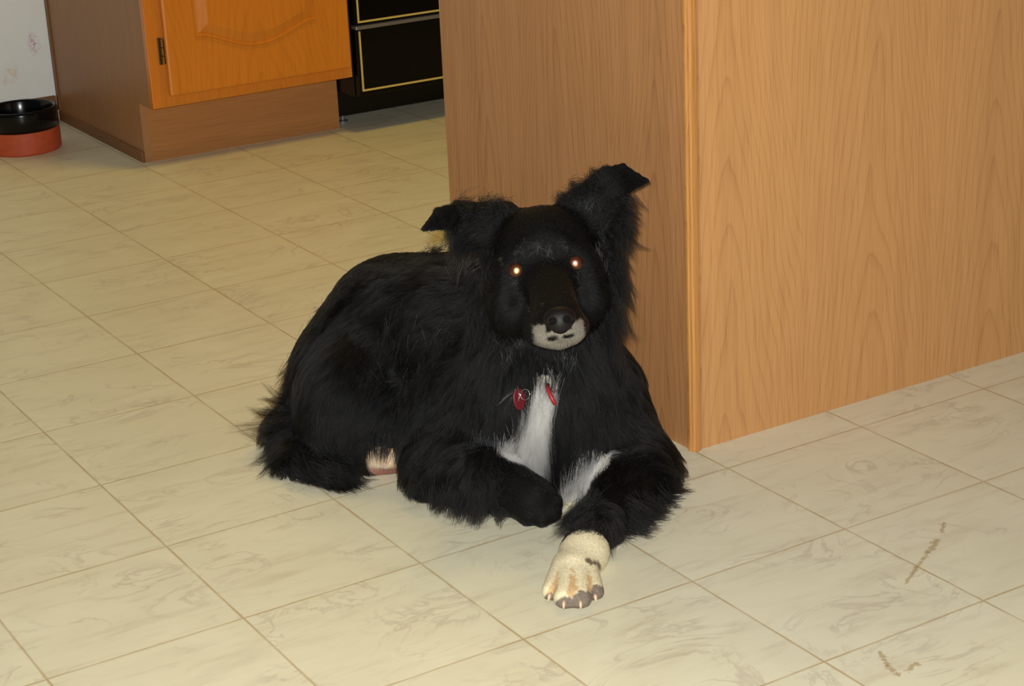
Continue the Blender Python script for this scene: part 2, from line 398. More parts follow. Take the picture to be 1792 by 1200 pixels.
# hindquarters
ell((0.5563, 0.1216, 0.0610), (.078, .085, .098), BOD, .04, FL(-.35, -.1, -1), .034, .28)
cone((0.5960, 0.1908, 0.0760), (0.5854, 0.0508, 0.0517), .080, .055, .04, FL(-.3, -.2, -1), .032, .28)
cone((0.5838, 0.0487, 0.0446), (0.4751, 0.0958, 0.0020), .046, .024, .03, FL(-.7, 0, -.7), .034, .3)
cone((0.4751, 0.0958, 0.0020), (0.5436, 0.0510, 0.0075), .020, .018, .02, FL(.9, -.1, -.2), .014, .2)
ell((0.5556, 0.0315, 0.0225), (.022, .020, .018), BOD, .01, FL(.6, -.7, -.2), .004, .15)
for q_ in ((0.5367, 0.0246, 0.0234), (0.5435, 0.0119, 0.0235), (0.5562, 0.0102, 0.0256)): cone((0.5556, 0.0315, 0.0225), q_, .010, .0085, .005, FL(.2, -1, -.2), .003, .1)
# tail curled along the floor
cone((0.5492, 0.2401, 0.0380), (0.4944, 0.2030, 0.0192), .030, .026, .03, FL(-.75, -.1, -.65), .042, .4)
cone((0.4944, 0.2030, 0.0192), (0.4638, 0.1167, 0.0060), .026, .022, .02, FL(-.25, -.4, -.9), .040, .38)
cone((0.4638, 0.1167, 0.0060), (0.4769, 0.0360, 0.0095), .022, .012, .02, FL(.85, -.3, -.3), .044, .32)
# head
HA = HMAT.T
hb_ = FL(0, 1, .1)
ell(H(0, 2.8, -6.2), (.059, .051, .064), HA, .02, hb_, .008, .2)
for s in (-1, 1):
    cone(H(2.1*s, 2.2, -1.6), H(3.6*s, 1.7, -2.4), .0155, .014, .018, hb_, .006, .2)
    ell(H(4.7*s, -3.2, -4.6), (.028, .042, .040), HA, .025, FL(.5*s, .6, -.8), .020, .3)
    ell(H(4.2*s+.2, 0.0, -2.4), (.022, .022, .018), HA, .015, hb_, .006, .15)
    cone(H(1.55*s+.45, -8.0, 5.2), H(2.2*s+.3, -7.6, 1.5), .0165, .018, .01, FL(.3*s, .8, -.5), .005, .2)
cone(H(0, -1.2, -2.0), H(.6, -6.2, 6.0), .030, .0225, .022, hb_, .005, .12)
cone(H(0, -6.5, -4.0), H(.40, -8.9, 4.6), .032, .0115, .012, FL(0, .5, -.8), .008, .25)
cone(H(.3, -5.0, 2.0), H(.65, -6.9, 7.0), .024, .0195, .012, hb_, .004, .12)
# ears: the left one lies out sideways with a drooping tip, the right one stands with the tip folded over
eA, eB, eC, eD, eT = (0.6970, -0.0729, 0.3587), (0.6507, -0.0213, 0.2975), (0.6296, -0.0583, 0.3710), (0.6111, -0.0694, 0.3477), (0.5636, -0.0863, 0.3578)
eC2 = (0.5933, -0.0724, 0.3743)
out = FL(-1, -.2, -.1)
tri(eA, eB, eC, .005, .012, out, .013, .3); tri(eB, eC, eD, .0045, .006, out, .011, .3); tri(eC, eD, eC2, .0035, .005, out, .007, .2); tri(eC2, eD, eT, .003, .005, FL(-1, -.3, -.6), .005, .15)
rA, rB, rC, rD, rE, rT = (0.7585, -0.0985, 0.3558), (0.8271, -0.1264, 0.2987), (0.8096, -0.1182, 0.3964), (0.8244, -0.1394, 0.3672), (0.8216, -0.1411, 0.4033), (0.8245, -0.1902, 0.3937)
outr = FL(.45, -.1, 1)
tri(rA, rB, rD, .005, .012, outr, .014, .3); tri(rA, rD, rC, .0045, .006, outr, .011, .3); tri(rC, rD, rE, .0035, .005, outr, .006, .2); tri(rE, rD, rT, .003, .005, FL(1, -.3, -.4), .005, .15)
cone((0.6742, -0.0483, 0.3256), (0.6948, -0.0568, 0.3348), .024, .022, .02, FL(-.9, .1, -.3), .022, .4)
cone((0.7927, -0.1105, 0.3318), (0.7828, -0.1000, 0.3426), .026, .024, .02, FL(.8, .1, .3), .022, .4)

def dist(pr, X):
    kind, D = pr[0], pr[1]
    if kind == 'c':
        a, b, ra, rb = D; ab = b-a; h = np.clip((X-a) @ ab/(ab@ab), 0, 1)
        return np.linalg.norm(X - a - h[:, None]*ab, axis=1) - (ra + (rb-ra)*h)
    if kind == 'e':
        c, r, A = D; q = (X-c) @ A.T
        k0 = np.linalg.norm(q/r, axis=1); k1 = np.linalg.norm(q/(r*r), axis=1) + 1e-9
        return np.where(k0 < 1e-4, -r.min(), k0*(k0-1)/k1)
    a, b, c, r = D
    n = np.cross(b-a, c-a); n = n/np.linalg.norm(n)
    def seg(p, q):
        e = q-p; h = np.clip((X-p) @ e/(e@e), 0, 1); return ((X-p-h[:, None]*e)**2).sum(1)
    ins = np.ones(len(X), bool)
    for p, q in ((a, b), (b, c), (c, a)): ins &= ((X-p) @ np.cross(n, q-p)) >= 0
    d2 = np.minimum(np.minimum(seg(a, b), seg(b, c)), seg(c, a))
    return np.sqrt(np.where(ins, ((X-a) @ n)**2, d2)) - r

def bounds(pr, m):
    D = pr[1]
    if pr[0] == 'c': r = max(D[2], D[3]); lo = np.minimum(D[0], D[1])-r; hi = np.maximum(D[0], D[1])+r
    elif pr[0] == 'e': r = D[1].max(); lo = D[0]-r; hi = D[0]+r
    else: lo = np.min(D[:3], 0)-D[3]; hi = np.max(D[:3], 0)+D[3]
    return lo-m, hi+m

def smin(a, b, k):
    h = np.clip(k-np.abs(a-b), 0, None)/k
    return np.minimum(a, b) - h*h*k*.25

def field(prims, lo, hi, h, floor=None, cuts=()):
    ax = [np.arange(lo[i], hi[i]+h, h) for i in range(3)]
    G = np.full([len(a) for a in ax], .15)
    for pr in prims + [c for c in cuts]:
        bl, bh = bounds(pr, .05 if pr[0] != 't' else .03)
        sl = tuple(slice(max(0, np.searchsorted(ax[i], bl[i])-1), np.searchsorted(ax[i], bh[i])+1) for i in range(3))
        sub = [ax[i][sl[i]] for i in range(3)]
        if min(len(s) for s in sub) == 0: continue
        X = np.stack(np.meshgrid(*sub, indexing='ij'), -1)
        d = dist(pr, X.reshape(-1, 3)).reshape(X.shape[:3])
        if any(pr is c for c in cuts): G[sl] = -smin(-G[sl], d, pr[2])
        else: G[sl] = smin(G[sl], d, pr[2])
    if floor is not None: G = np.maximum(G, (floor - ax[2])[None, None, :])
    return ax, G

def nets(ax, G):
    """surface-nets mesh of the zero level"""
    I = G < 0
    nx, ny, nz = G.shape
    occ = np.zeros((nx-1, ny-1, nz-1), np.int8)
    for dx in (0, 1):
        for dy in (0, 1):
            for dz in (0, 1): occ += I[dx:nx-1+dx, dy:ny-1+dy, dz:nz-1+dz]
    cells = np.argwhere((occ > 0) & (occ < 8))
    idx = np.full(occ.shape, -1, np.int64); idx[tuple(cells.T)] = np.arange(len(cells))
    acc = np.zeros((len(cells), 3)); cnt = np.zeros(len(cells))
    corners = [(a, b, c) for a in (0, 1) for b in (0, 1) for c in (0, 1)]
    for p in corners:
        for ax_ in range(3):
            if p[ax_] == 1: continue
            q = list(p); q[ax_] = 1
            gp = G[cells[:, 0]+p[0], cells[:, 1]+p[1], cells[:, 2]+p[2]]; gq = G[cells[:, 0]+q[0], cells[:, 1]+q[1], cells[:, 2]+q[2]]
            m = (gp < 0) != (gq < 0)
            t = np.where(m, gp/np.where(m, gp-gq, 1), 0)
            pos = np.tile(np.array(p, float), (len(cells), 1)); pos[:, ax_] += t
            acc[m] += pos[m]; cnt[m] += 1
    V = cells + acc/cnt[:, None]
    V = np.stack([ax[i][0] + V[:, i]*(ax[i][1]-ax[i][0]) for i in range(3)], 1)
    F = []
    for a in range(3):
        b, c = (a+1) % 3, (a+2) % 3
        s0 = [slice(None)]*3; s1 = [slice(None)]*3; s0[a] = slice(0, -1); s1[a] = slice(1, None)
        ch = I[tuple(s0)] != I[tuple(s1)]
        e = np.argwhere(ch)
        e = e[(e[:, b] > 0) & (e[:, c] > 0) & (e[:, b] < G.shape[b]-1) & (e[:, c] < G.shape[c]-1)]
        inside0 = I[tuple(e.T)]
        def cell(db, dc):
            q = e.copy(); q[:, b] -= db; q[:, c] -= dc; return idx[tuple(q.T)]
        quad = np.stack([cell(1, 1), cell(0, 1), cell(0, 0), cell(1, 0)], 1)
        quad[~inside0] = quad[~inside0][:, ::-1]
        F.append(quad)
    return V, np.concatenate(F)

def relax(V, F, it, lam=.5):
    E = np.concatenate([F[:, [0, 1]], F[:, [1, 2]], F[:, [2, 3]], F[:, [3, 0]]]); E = np.concatenate([E, E[:, ::-1]])
    deg = np.bincount(E[:, 0], minlength=len(V))[:, None]
    for _ in range(it):
        s = np.stack([np.bincount(E[:, 0], V[E[:, 1], i], len(V)) for i in range(3)], 1)
        V = V + lam*(s/deg - V)
    return V

lo = np.array([9., 9, 9]); hi = -lo
for pr in PR:
    l_, h_ = bounds(pr, .01); lo = np.minimum(lo, l_); hi = np.maximum(hi, h_)
lo[2] = -.012
ax_, G_ = field(PR, lo, hi, .0034, floor=.0012)
V_, F_ = nets(ax_, G_)
V_ = relax(V_, F_, 2)
V_[:, 2] = np.maximum(V_[:, 2], .0006)

def sdf(X):
    d = np.full(len(X), .15)
    for pr in PR: d = smin(d, dist(pr, X), pr[2])
    return d

# pale markings: segments with a radius around the blaze, the inner leg, the muzzle and the paws
def segd(X, a, b):
    a = np.array(a); b = np.array(b); ab = b-a; h = np.clip((X-a) @ ab/(ab@ab), 0, 1)
    return np.linalg.norm(X-a-h[:, None]*ab, axis=1), h
def mark_chest(X):
    d, h = segd(X, (0.6754, -0.1740, 0.1579), (0.6471, -0.1587, 0.0658)); e, g = segd(X, (0.6188, -0.1742, 0.0770), (0.6526, -0.1628, 0.0580))
    return np.minimum(d - (.012 + .010*h), e - .011) + .006*np.sin(X[:, 2]*240 + X[:, 0]*90)*.5
def mark_leg(X):
    d, h = segd(X, (0.6985, -0.1942, 0.0309), (0.7207, -0.2081, 0.0470)); return d - .020
def mark_muzzle(X):
    Y = (X - HO) @ HMAT*100
    x = np.abs(Y[:, 0] - .42); top = np.where(x < 1.5, -8.0, -7.0 - .35*np.clip(2.2-x, 0, .7)) + .12*np.sin(Y[:, 0]*9)
    w = np.maximum(np.maximum(Y[:, 1] - top, x - 3.0), 2.2 + .5*x - Y[:, 2])
    mouth = np.minimum(np.linalg.norm((Y - np.array([-.45, -8.75, 6.4]))/np.array([.8, .33, 3]), axis=1), np.linalg.norm((Y - np.array([1.35, -8.7, 6.4]))/np.array([.8, .33, 3]), axis=1))
    return np.maximum(np.maximum(w, -10.4 - Y[:, 1]), (1 - mouth)*.4)*.01
def mark_paw(X):
    d, h = segd(X, (0.6094, -0.3514, 0.0132), (0.5428, -0.4231, 0.0132)); return d - (.031 + .011*np.clip(h*3, 0, 1))
def mark_hind(X):
    return np.linalg.norm(X - np.array((0.5494, 0.0212, 0.0244)), axis=1) - .029
MARKS = [mark_chest, mark_leg, mark_muzzle, mark_paw, mark_hind]
def white(X): return np.min([m(X) for m in MARKS], 0)

dog = thing('dog', 'black long-haired dog with white chest lying on the tiled floor', 'dog', tuple(np.round(np.array((0.6737, -0.0915, 0.0157))*(1, 1, 0), 4)))
# skin colour: black, pale under the white markings, dusky toe ends and pink pads
nv = len(V_)
cols = np.tile(np.array([*lin(9, 8, 8), 1.0]), (nv, 1))
wm = white(V_) < 0
cols[wm] = [*lin(196, 190, 178), 1]
cols[mark_muzzle(V_) < 0] = [*lin(140, 134, 124), 1]
pm = mark_paw(V_) < 0
def paw_tint(X, sd=.0014):
    c = np.tile(np.array(lin(238, 224, 186)), (len(X), 1))
    n_ = rng.normal(0, sd, len(X))
    for k in range(3):      # tan staining between the toes
        a = (np.array(TOES[k][0]) + np.array(TOES[k+1][0]))/2; b = (np.array(TOES[k][1]) + np.array(TOES[k+1][1]))/2
        dd, h = segd(X, a + (b-a)*(.25, .1, .35)[k], b); m = dd + n_ < (.0130, .0138, .0130)[k]; c[m] = lin(214, 180, 132)
    dd, h = segd(X, (0.5868, -0.3931, 0.0292), (0.6074, -0.3852, 0.0126)); c[dd + n_ < .004] = lin(120, 106, 86)
    for k in range(4):      # dusky toe ends
        dd = np.linalg.norm(X - np.array(TOES[k][1]) - np.array((-.002, -.006, -.004)), axis=1) + n_
        c[dd < (.0105, .0125, .0155, .0150)[k]] = lin(122, 110, 98)
    return c
cols[pm, :3] = paw_tint(V_[pm], .0004)
hm = mark_hind(V_) < 0
cols[hm] = [*lin(196, 166, 132), 1]
hp = hm & (V_[:, 2] < .016) ; cols[hp] = [*lin(150, 104, 88), 1]
ts = NT('dog_skin'); at_ = ts.n('Attribute'); at_.attribute_name = 'coat_colour'
nz_ = ts.noise(ts.obj(), 420, 3, .6)
ts.base(ts.mix(ts.ramp(nz_, [(.35, .28), (.65, 0)]), at_.outputs['Color'], (.004, .0035, .003)))
ts.b.inputs['Roughness'].default_value = .8; ts.b.inputs['Specular IOR Level'].default_value = .15
body = link('body', V_, F_, ts.m, dog, dog, smooth=True)
ca = body.data.color_attributes.new('coat_colour', 'FLOAT_COLOR', 'POINT'); ca.data.foreach_set('color', cols.ravel())

# ------------------------------------------------------------------ fur
tri_i = np.concatenate([F_[:, [0, 1, 2]], F_[:, [0, 2, 3]]])
A_, B_, C_ = V_[tri_i[:, 0]], V_[tri_i[:, 1]], V_[tri_i[:, 2]]
NR = np.cross(B_-A_, C_-A_); AR = np.linalg.norm(NR, axis=1)/2
vn = np.zeros_like(V_)
for k in range(3):
    for i in range(3): vn[:, i] += np.bincount(tri_i[:, k], NR[:, i], len(V_))
vn /= np.linalg.norm(vn, axis=1)[:, None] + 1e-12
EYES = [H(-3.6, 0, .2), H(3.6, 0, .2)]
NOSE = H(.65, -6.75, 8.4)

def grow(nh, seg=6):
    pick = rng.choice(len(AR), nh, p=AR/AR.sum())
    r1 = np.sqrt(rng.random(nh)); r2 = rng.random(nh)
    w0, w1, w2 = 1-r1, r1*(1-r2), r1*r2
    X = A_[pick]*w0[:, None] + B_[pick]*w1[:, None] + C_[pick]*w2[:, None]
    N = vn[tri_i[pick, 0]]*w0[:, None] + vn[tri_i[pick, 1]]*w1[:, None] + vn[tri_i[pick, 2]]*w2[:, None]
    N /= np.linalg.norm(N, axis=1)[:, None]
    W = np.zeros(nh); FLW = np.zeros((nh, 3)); LEN = np.zeros(nh); LIF = np.zeros(nh)
    for pr in PR:
        g = np.exp(-(np.clip(dist(pr, X), -.002, None)/.013)**2) + 1e-9
        if pr[0] == 't': g *= 2.5
        W += g; FLW += g[:, None]*pr[3]; LEN += g*pr[4]; LIF += g*pr[5]
    FLW /= W[:, None]; LEN /= W; LIF /= W
    Y = (X - HO) @ HMAT*100
    # on the face the coat runs back from the nose
    face = np.exp(-np.clip(np.linalg.norm((Y - np.array([.2, -3, 0]))/np.array([5.6, 7.2, 6.0]), axis=1) - .75, 0, None)**2*14)
    away = X - H(.6, -6.0, 9.0); away /= np.linalg.norm(away, axis=1)[:, None]
    FLW = FLW*(1-face[:, None]) + away*face[:, None]
    # feathering: back of the legs, ruff under the cheeks
    LEN *= rng.uniform(.55, 1.2, nh)
    T = FLW - (FLW*N).sum(1)[:, None]*N; tl = np.linalg.norm(T, axis=1)[:, None]; T = T/(tl + 1e-6)
    keep = (np.linalg.norm(X - NOSE, axis=1) > .017) & (X[:, 2] > .0022)
    for e in EYES: keep &= np.linalg.norm(X - e, axis=1) > .0098
    keep &= ~((mark_hind(X) < 0) & (X[:, 2] < .018))
    keep &= ~((X[:, 2] < .004) & (N[:, 2] < -.6))
    return [q[keep] for q in (X, N, T, LEN, LIF, face)]

def strands(X, N, T, LEN, LIF, face, seg=6, clump=.8, per=44):
    nh = len(X)
    J = rng.normal(0, 1, (nh, 3)); J -= (J*N).sum(1)[:, None]*N
    lowf = np.stack([np.sin(X @ np.array(v)*60 + p) for v, p in (((1, .7, .3), 0), ((-.4, 1, .8), 2), ((.6, -.5, 1), 4))], 1); lowf -= (lowf*N).sum(1)[:, None]*N
    D = T + .13*J + .16*lowf*(1-face[:, None]*.7); D /= np.linalg.norm(D, axis=1)[:, None]
    s = np.linspace(0, 1, seg)
    lift = (LIF*rng.uniform(.6, 1.3, nh))[:, None]
    Pn = np.zeros((nh, seg, 3))
    for i, t in enumerate(s):
        Pn[:, i] = X + D*(LEN[:, None]*t*(1-.10*t)) + N*(LEN[:, None]*lift*t*(1.25-.75*t)) + np.array([0, 0, -1.])*(LEN[:, None]**1.35*t*t*.9)
    # tips gather into locks
    ng = max(1, nh//per); gi = rng.choice(nh, ng, replace=False)
    kd = kdtree.KDTree(ng)
    for j, i in enumerate(gi): kd.insert(X[i] + T[i]*.002, j)
    kd.balance()
    near = np.array([kd.find(x)[1] for x in X])
    G = Pn[gi[near]]; root = X[gi[near]]
    rel = (X - root)
    amt = (clump*np.clip(LEN/.02, .15, 1))[:, None, None]*(s[None, :, None]**1.4)*rng.uniform(.6, 1, nh)[:, None, None]
    # follow the lock only where its length allows
    Pn = Pn*(1-amt) + (G + rel[:, None, :]*.25)*amt
    Pn[:, :, 2] = np.maximum(Pn[:, :, 2], .0012 + .0015*rng.random((nh, 1)))
    return Pn

def hair_obj(name, Pn, mat, r0, label=None, tint=None):
    nh, seg, _ = Pn.shape
    cu = bpy.data.hair_curves.new(name); cu.add_curves([seg]*nh)
    off = np.array(dog.location)
    cu.attributes['position'].data.foreach_set('vector', (Pn - off).astype(np.float32).ravel())
    ra = cu.attributes.get('radius') or cu.attributes.new('radius', 'FLOAT', 'POINT')
    rr = (np.linspace(1, .18, seg)[None, :]*r0*rng.uniform(.7, 1.2, (nh, 1))).astype(np.float32)
    ra.data.foreach_set('value', rr.ravel())
    if tint is None and mat in (BLACK, WHITE):
        tint = np.array(mat.diffuse_color[:3])*(rng.uniform(.55, 1.0, (nh, 1)) if mat is WHITE else rng.uniform(.3, 1.7, (nh, 1)))
    if tint is not None:
        ta = cu.attributes.new('tint', 'FLOAT_COLOR', 'CURVE'); ta.data.foreach_set('color', np.concatenate([tint, np.ones((nh, 1))], 1).astype(np.float32).ravel())
    cu.materials.append(mat)
    o = bpy.data.objects.new(name, cu); COL.objects.link(o); o.parent = dog; o['kind'] = 'stuff'
    if label: o['label'] = label
    return o

def hair_mat(name, col, rough=.32, radial=.4, ior=1.5):
    m = bpy.data.materials.new(name); m.use_nodes = True; t = m.node_tree; t.nodes.clear()
    out = t.nodes.new('ShaderNodeOutputMaterial'); h = t.nodes.new('ShaderNodeBsdfHairPrincipled')
    h.parametrization = 'COLOR'; h.inputs['Color'].default_value = (*col, 1)
    h.inputs['Roughness'].default_value = rough; h.inputs['Radial Roughness'].default_value = radial
    h.inputs['Random Roughness'].default_value = .2; h.inputs['IOR'].default_value = ior
    m.diffuse_color = (*col, 1)
    if name.split('_')[0] in ('black', 'white'):
        a = t.nodes.new('ShaderNodeAttribute'); a.attribute_name = 'tint'; t.links.new(a.outputs['Color'], h.inputs['Color'])
    t.links.new(h.outputs[0], out.inputs[0]); return m
BLACK = hair_mat('black_hair', (.0022, .0021, .0024), .37, .5, 1.31)
WHITE = hair_mat('white_hair', lin(206, 204, 198), .4, .6)
CREAM = hair_mat('cream_hair', lin(236, 220, 178), .45, .6)

NH = 150000
Q = grow(NH)
wsel = [m(Q[0]) + rng.normal(0, .0016, len(Q[0])) < 0 for m in MARKS]
anyw = np.any(wsel, 0)
def sub(sel): return [q[sel] for q in Q]
blk = ~anyw
fq = [grow(NH) for _ in range(2)]; fq = [np.concatenate([a, b]) for a, b in zip(*fq)]; fs = (fq[5] > .25) & (white(fq[0]) > 0); fq = [x[fs] for x in fq]

def tuft(a, b, flow, L, locks, per=22, rad=.006, fan=.3, droop=.25, curl=.25, sink=.004):
    """loose pointed locks of long hair rooted along the line a-b"""
    a = np.array(a); b = np.array(b); out = []; flow = np.array(flow)
    s = np.linspace(0, 1, 6)[None, :, None]
    for _ in range(locks):
        c = a + (b-a)*rng.random() + rng.normal(0, rad*.7, 3) - flow*sink
        d = flow + rng.normal(0, fan, 3)*.6; d /= np.linalg.norm(d)
        l = L*rng.uniform(.5, 1.1); cv = rng.normal(0, 1, 3); cv -= cv.dot(d)*d; cv *= curl*rng.random()
        rt = rng.normal(0, rad, (per, 1, 3)); dj = d + rng.normal(0, .05, (per, 1, 3)); ll = l*rng.uniform(.6, 1, (per, 1, 1))
        p = c + rt*(1-.85*s) + dj*ll*s + cv*ll*s**2 + np.array([0, 0, -1.])*droop*ll*s**2
        out.append(p)
    p = np.concatenate(out)
    p[:, :, 2] = np.maximum(p[:, :, 2], .0015 + .004*rng.random((len(p), 1)))
    return p

LOOSE = [
 # elbow and forearm feathers of the outstretched leg
 tuft((0.7907, -0.2333, 0.0573), (0.7952, -0.2561, 0.0093), FL(.9, .3, -.35), .045, 46), tuft((0.7066, -0.3019, 0.0276), (0.7906, -0.2562, 0.0027), FL(.9, -.2, -.4), .040, 50),
 tuft((0.6643, -0.3324, 0.0247), (0.7172, -0.2984, 0.0157), FL(.7, -.2, -.6), .030, 34), tuft((0.6422, -0.3054, 0.0396), (0.6139, -0.3417, 0.0428), FL(-1, -.1, -.15), .045, 12, 10, .004, .15, .15),
 tuft((0.6543, -0.2874, 0.0407), (0.6364, -0.3054, 0.0374), FL(-1, .0, -.35), .040, 44), tuft((0.7536, -0.2776, 0.0169), (0.6927, -0.3152, 0.0175), FL(.9, -.3, -.5), .046, 44), tuft((0.6438, -0.3423, 0.0307), (0.6447, -0.3478, 0.0251), FL(.35, -.6, -.8), .026, 10), tuft((0.6763, -0.2733, 0.0408), (0.6290, -0.3163, 0.0362), FL(-.7, -.3, -.6), .028, 50), tuft((0.6056, -0.3421, 0.0417), (0.6285, -0.3555, 0.0365), FL(-.1, -.8, -.5), .010, 26),
 # folded leg
 tuft((0.5519, -0.0794, 0.0599), (0.5456, -0.0941, 0.0275), FL(-.8, -.1, -.6), .035, 46), tuft((0.5492, -0.1021, 0.0255), (0.5759, -0.1982, 0.0413), FL(-.35, -.4, -.8), .040, 70, droop=.4),
 tuft((0.5729, -0.1908, 0.0547), (0.5849, -0.2086, 0.0234), FL(-.1, -.3, -1), .022, 24),
 # rump, tail
 tuft((0.5210, 0.2081, 0.1221), (0.5058, 0.2241, 0.0622), FL(-.8, .1, -.55), .034, 50), tuft((0.5016, 0.2258, 0.0542), (0.4603, 0.1621, 0.0264), FL(-1, -.1, .05), .045, 46, 24, .006, .4, .1, .7),
 tuft((0.4601, 0.1578, 0.0279), (0.4442, 0.1109, 0.0232), FL(-.7, -.3, -.7), .055, 14, 24, .005, .3, .1, .6), tuft((0.4461, 0.0900, 0.0175), (0.4762, 0.0256, 0.0133), FL(.55, -.5, -.5), .045, 80),
 tuft((0.4688, 0.0427, 0.0198), (0.4856, 0.0284, 0.0098), FL(1, -.2, -.2), .050, 60), tuft((0.4775, 0.1862, 0.0434), (0.4736, 0.1789, 0.0383), FL(-1, -.1, -.08), .080, 2, 16, .004, .1, .0, .2),
 tuft((0.4773, 0.0738, 0.0352), (0.5067, 0.0418, 0.0303), FL(.4, -.3, -.9), .030, 44), tuft((0.5596, -0.0198, 0.0535), (0.5621, -0.0554, 0.0727), FL(-.1, -.2, -.9), .030, 24), tuft((0.5224, 0.0279, 0.0551), (0.5560, -0.0044, 0.0613), FL(-.3, -.2, -.7), .014, 30),
 # broken outline along the back
 tuft((0.5848, 0.1744, 0.2035), (0.5368, 0.2009, 0.1454), FL(-.8, .1, -.3), .022, 60), tuft((0.7132, 0.1291, 0.2493), (0.5955, 0.1768, 0.2129), FL(-.9, .1, .05), .020, 110),
 # ruff and cheeks
 tuft((0.7323, 0.0970, 0.2531), (0.6741, -0.0076, 0.2278), FL(-.6, .1, -.8), .048, 90), tuft((0.6776, -0.0120, 0.2282), (0.6417, -0.0892, 0.1879), FL(-.45, -.1, -1), .050, 100),
 tuft((0.8157, -0.1341, 0.3290), (0.7734, -0.1853, 0.2530), FL(.5, 0, -.85), .040, 100), tuft((0.7734, -0.1853, 0.2530), (0.7718, -0.1655, 0.1799), FL(.35, -.1, -1), .045, 90),
 tuft((0.6681, -0.0704, 0.3058), (0.6476, -0.0805, 0.1994), FL(-.35, -.2, -1), .024, 110), tuft((0.8036, -0.1223, 0.2986), (0.7871, -0.1464, 0.1940), FL(.3, -.2, -1), .022, 100),
 tuft((0.6465, -0.0960, 0.1964), (0.7604, -0.1695, 0.1836), FL(0, -.4, -1), .045, 150), tuft((0.6262, -0.0706, 0.1630), (0.7825, -0.1742, 0.1569), FL(0, -.2, -1), .055, 170),
 tuft((0.6135, -0.1011, 0.1136), (0.6389, -0.1553, 0.1092), FL(-.1, -.2, -1), .05, 60), tuft((0.6891, -0.1895, 0.1229), (0.7649, -0.1972, 0.1064), FL(.1, -.2, -1), .05, 90),
 tuft((0.6143, -0.1247, 0.0823), (0.6333, -0.1480, 0.0774), FL(-.1, -.3, -1), .03, 30),
 # ears
 tuft((0.6672, -0.0703, 0.3637), (0.6929, -0.0760, 0.3631), FL(-.1, 0, 1), .016, 30), tuft((0.6256, -0.0649, 0.3703), (0.6642, -0.0690, 0.3684), FL(-.8, 0, .4), .012, 26),
 tuft((0.7553, -0.1039, 0.3620), (0.7977, -0.1188, 0.3869), FL(-.5, 0, .8), .020, 50), tuft((0.8199, -0.1420, 0.3634), (0.8228, -0.1290, 0.3040), FL(.75, 0, -.45), .030, 50),
 tuft((0.6275, -0.0587, 0.3407), (0.6499, -0.0382, 0.3093), FL(-.5, -.1, -.8), .036, 50), tuft((0.7722, -0.1110, 0.3692), (0.8040, -0.1279, 0.3743), FL(.3, -.3, .8), .018, 40), tuft((0.6526, -0.0586, 0.3469), (0.6782, -0.0717, 0.3524), FL(-.8, -.3, .2), .018, 40),
 # flank
 tuft((0.5989, 0.0561, 0.1958), (0.5352, 0.0451, 0.1025), FL(-.5, -.1, -.9), .032, 130), tuft((0.6250, -0.0163, 0.1786), (0.5648, 0.0077, 0.0910), FL(-.5, -.1, -.9), .036, 130),
]
C0 = strands(*sub(blk))
hair_obj('coat', np.concatenate([C0, strands(*fq, clump=.3)] + LOOSE), BLACK, .00021)
SHEEN_GREY = hair_mat('sheen_grey_hair', lin(64, 66, 74), .4, .6)  # lighter hairs paint flash sheen into the black coat; grey of its own under chin
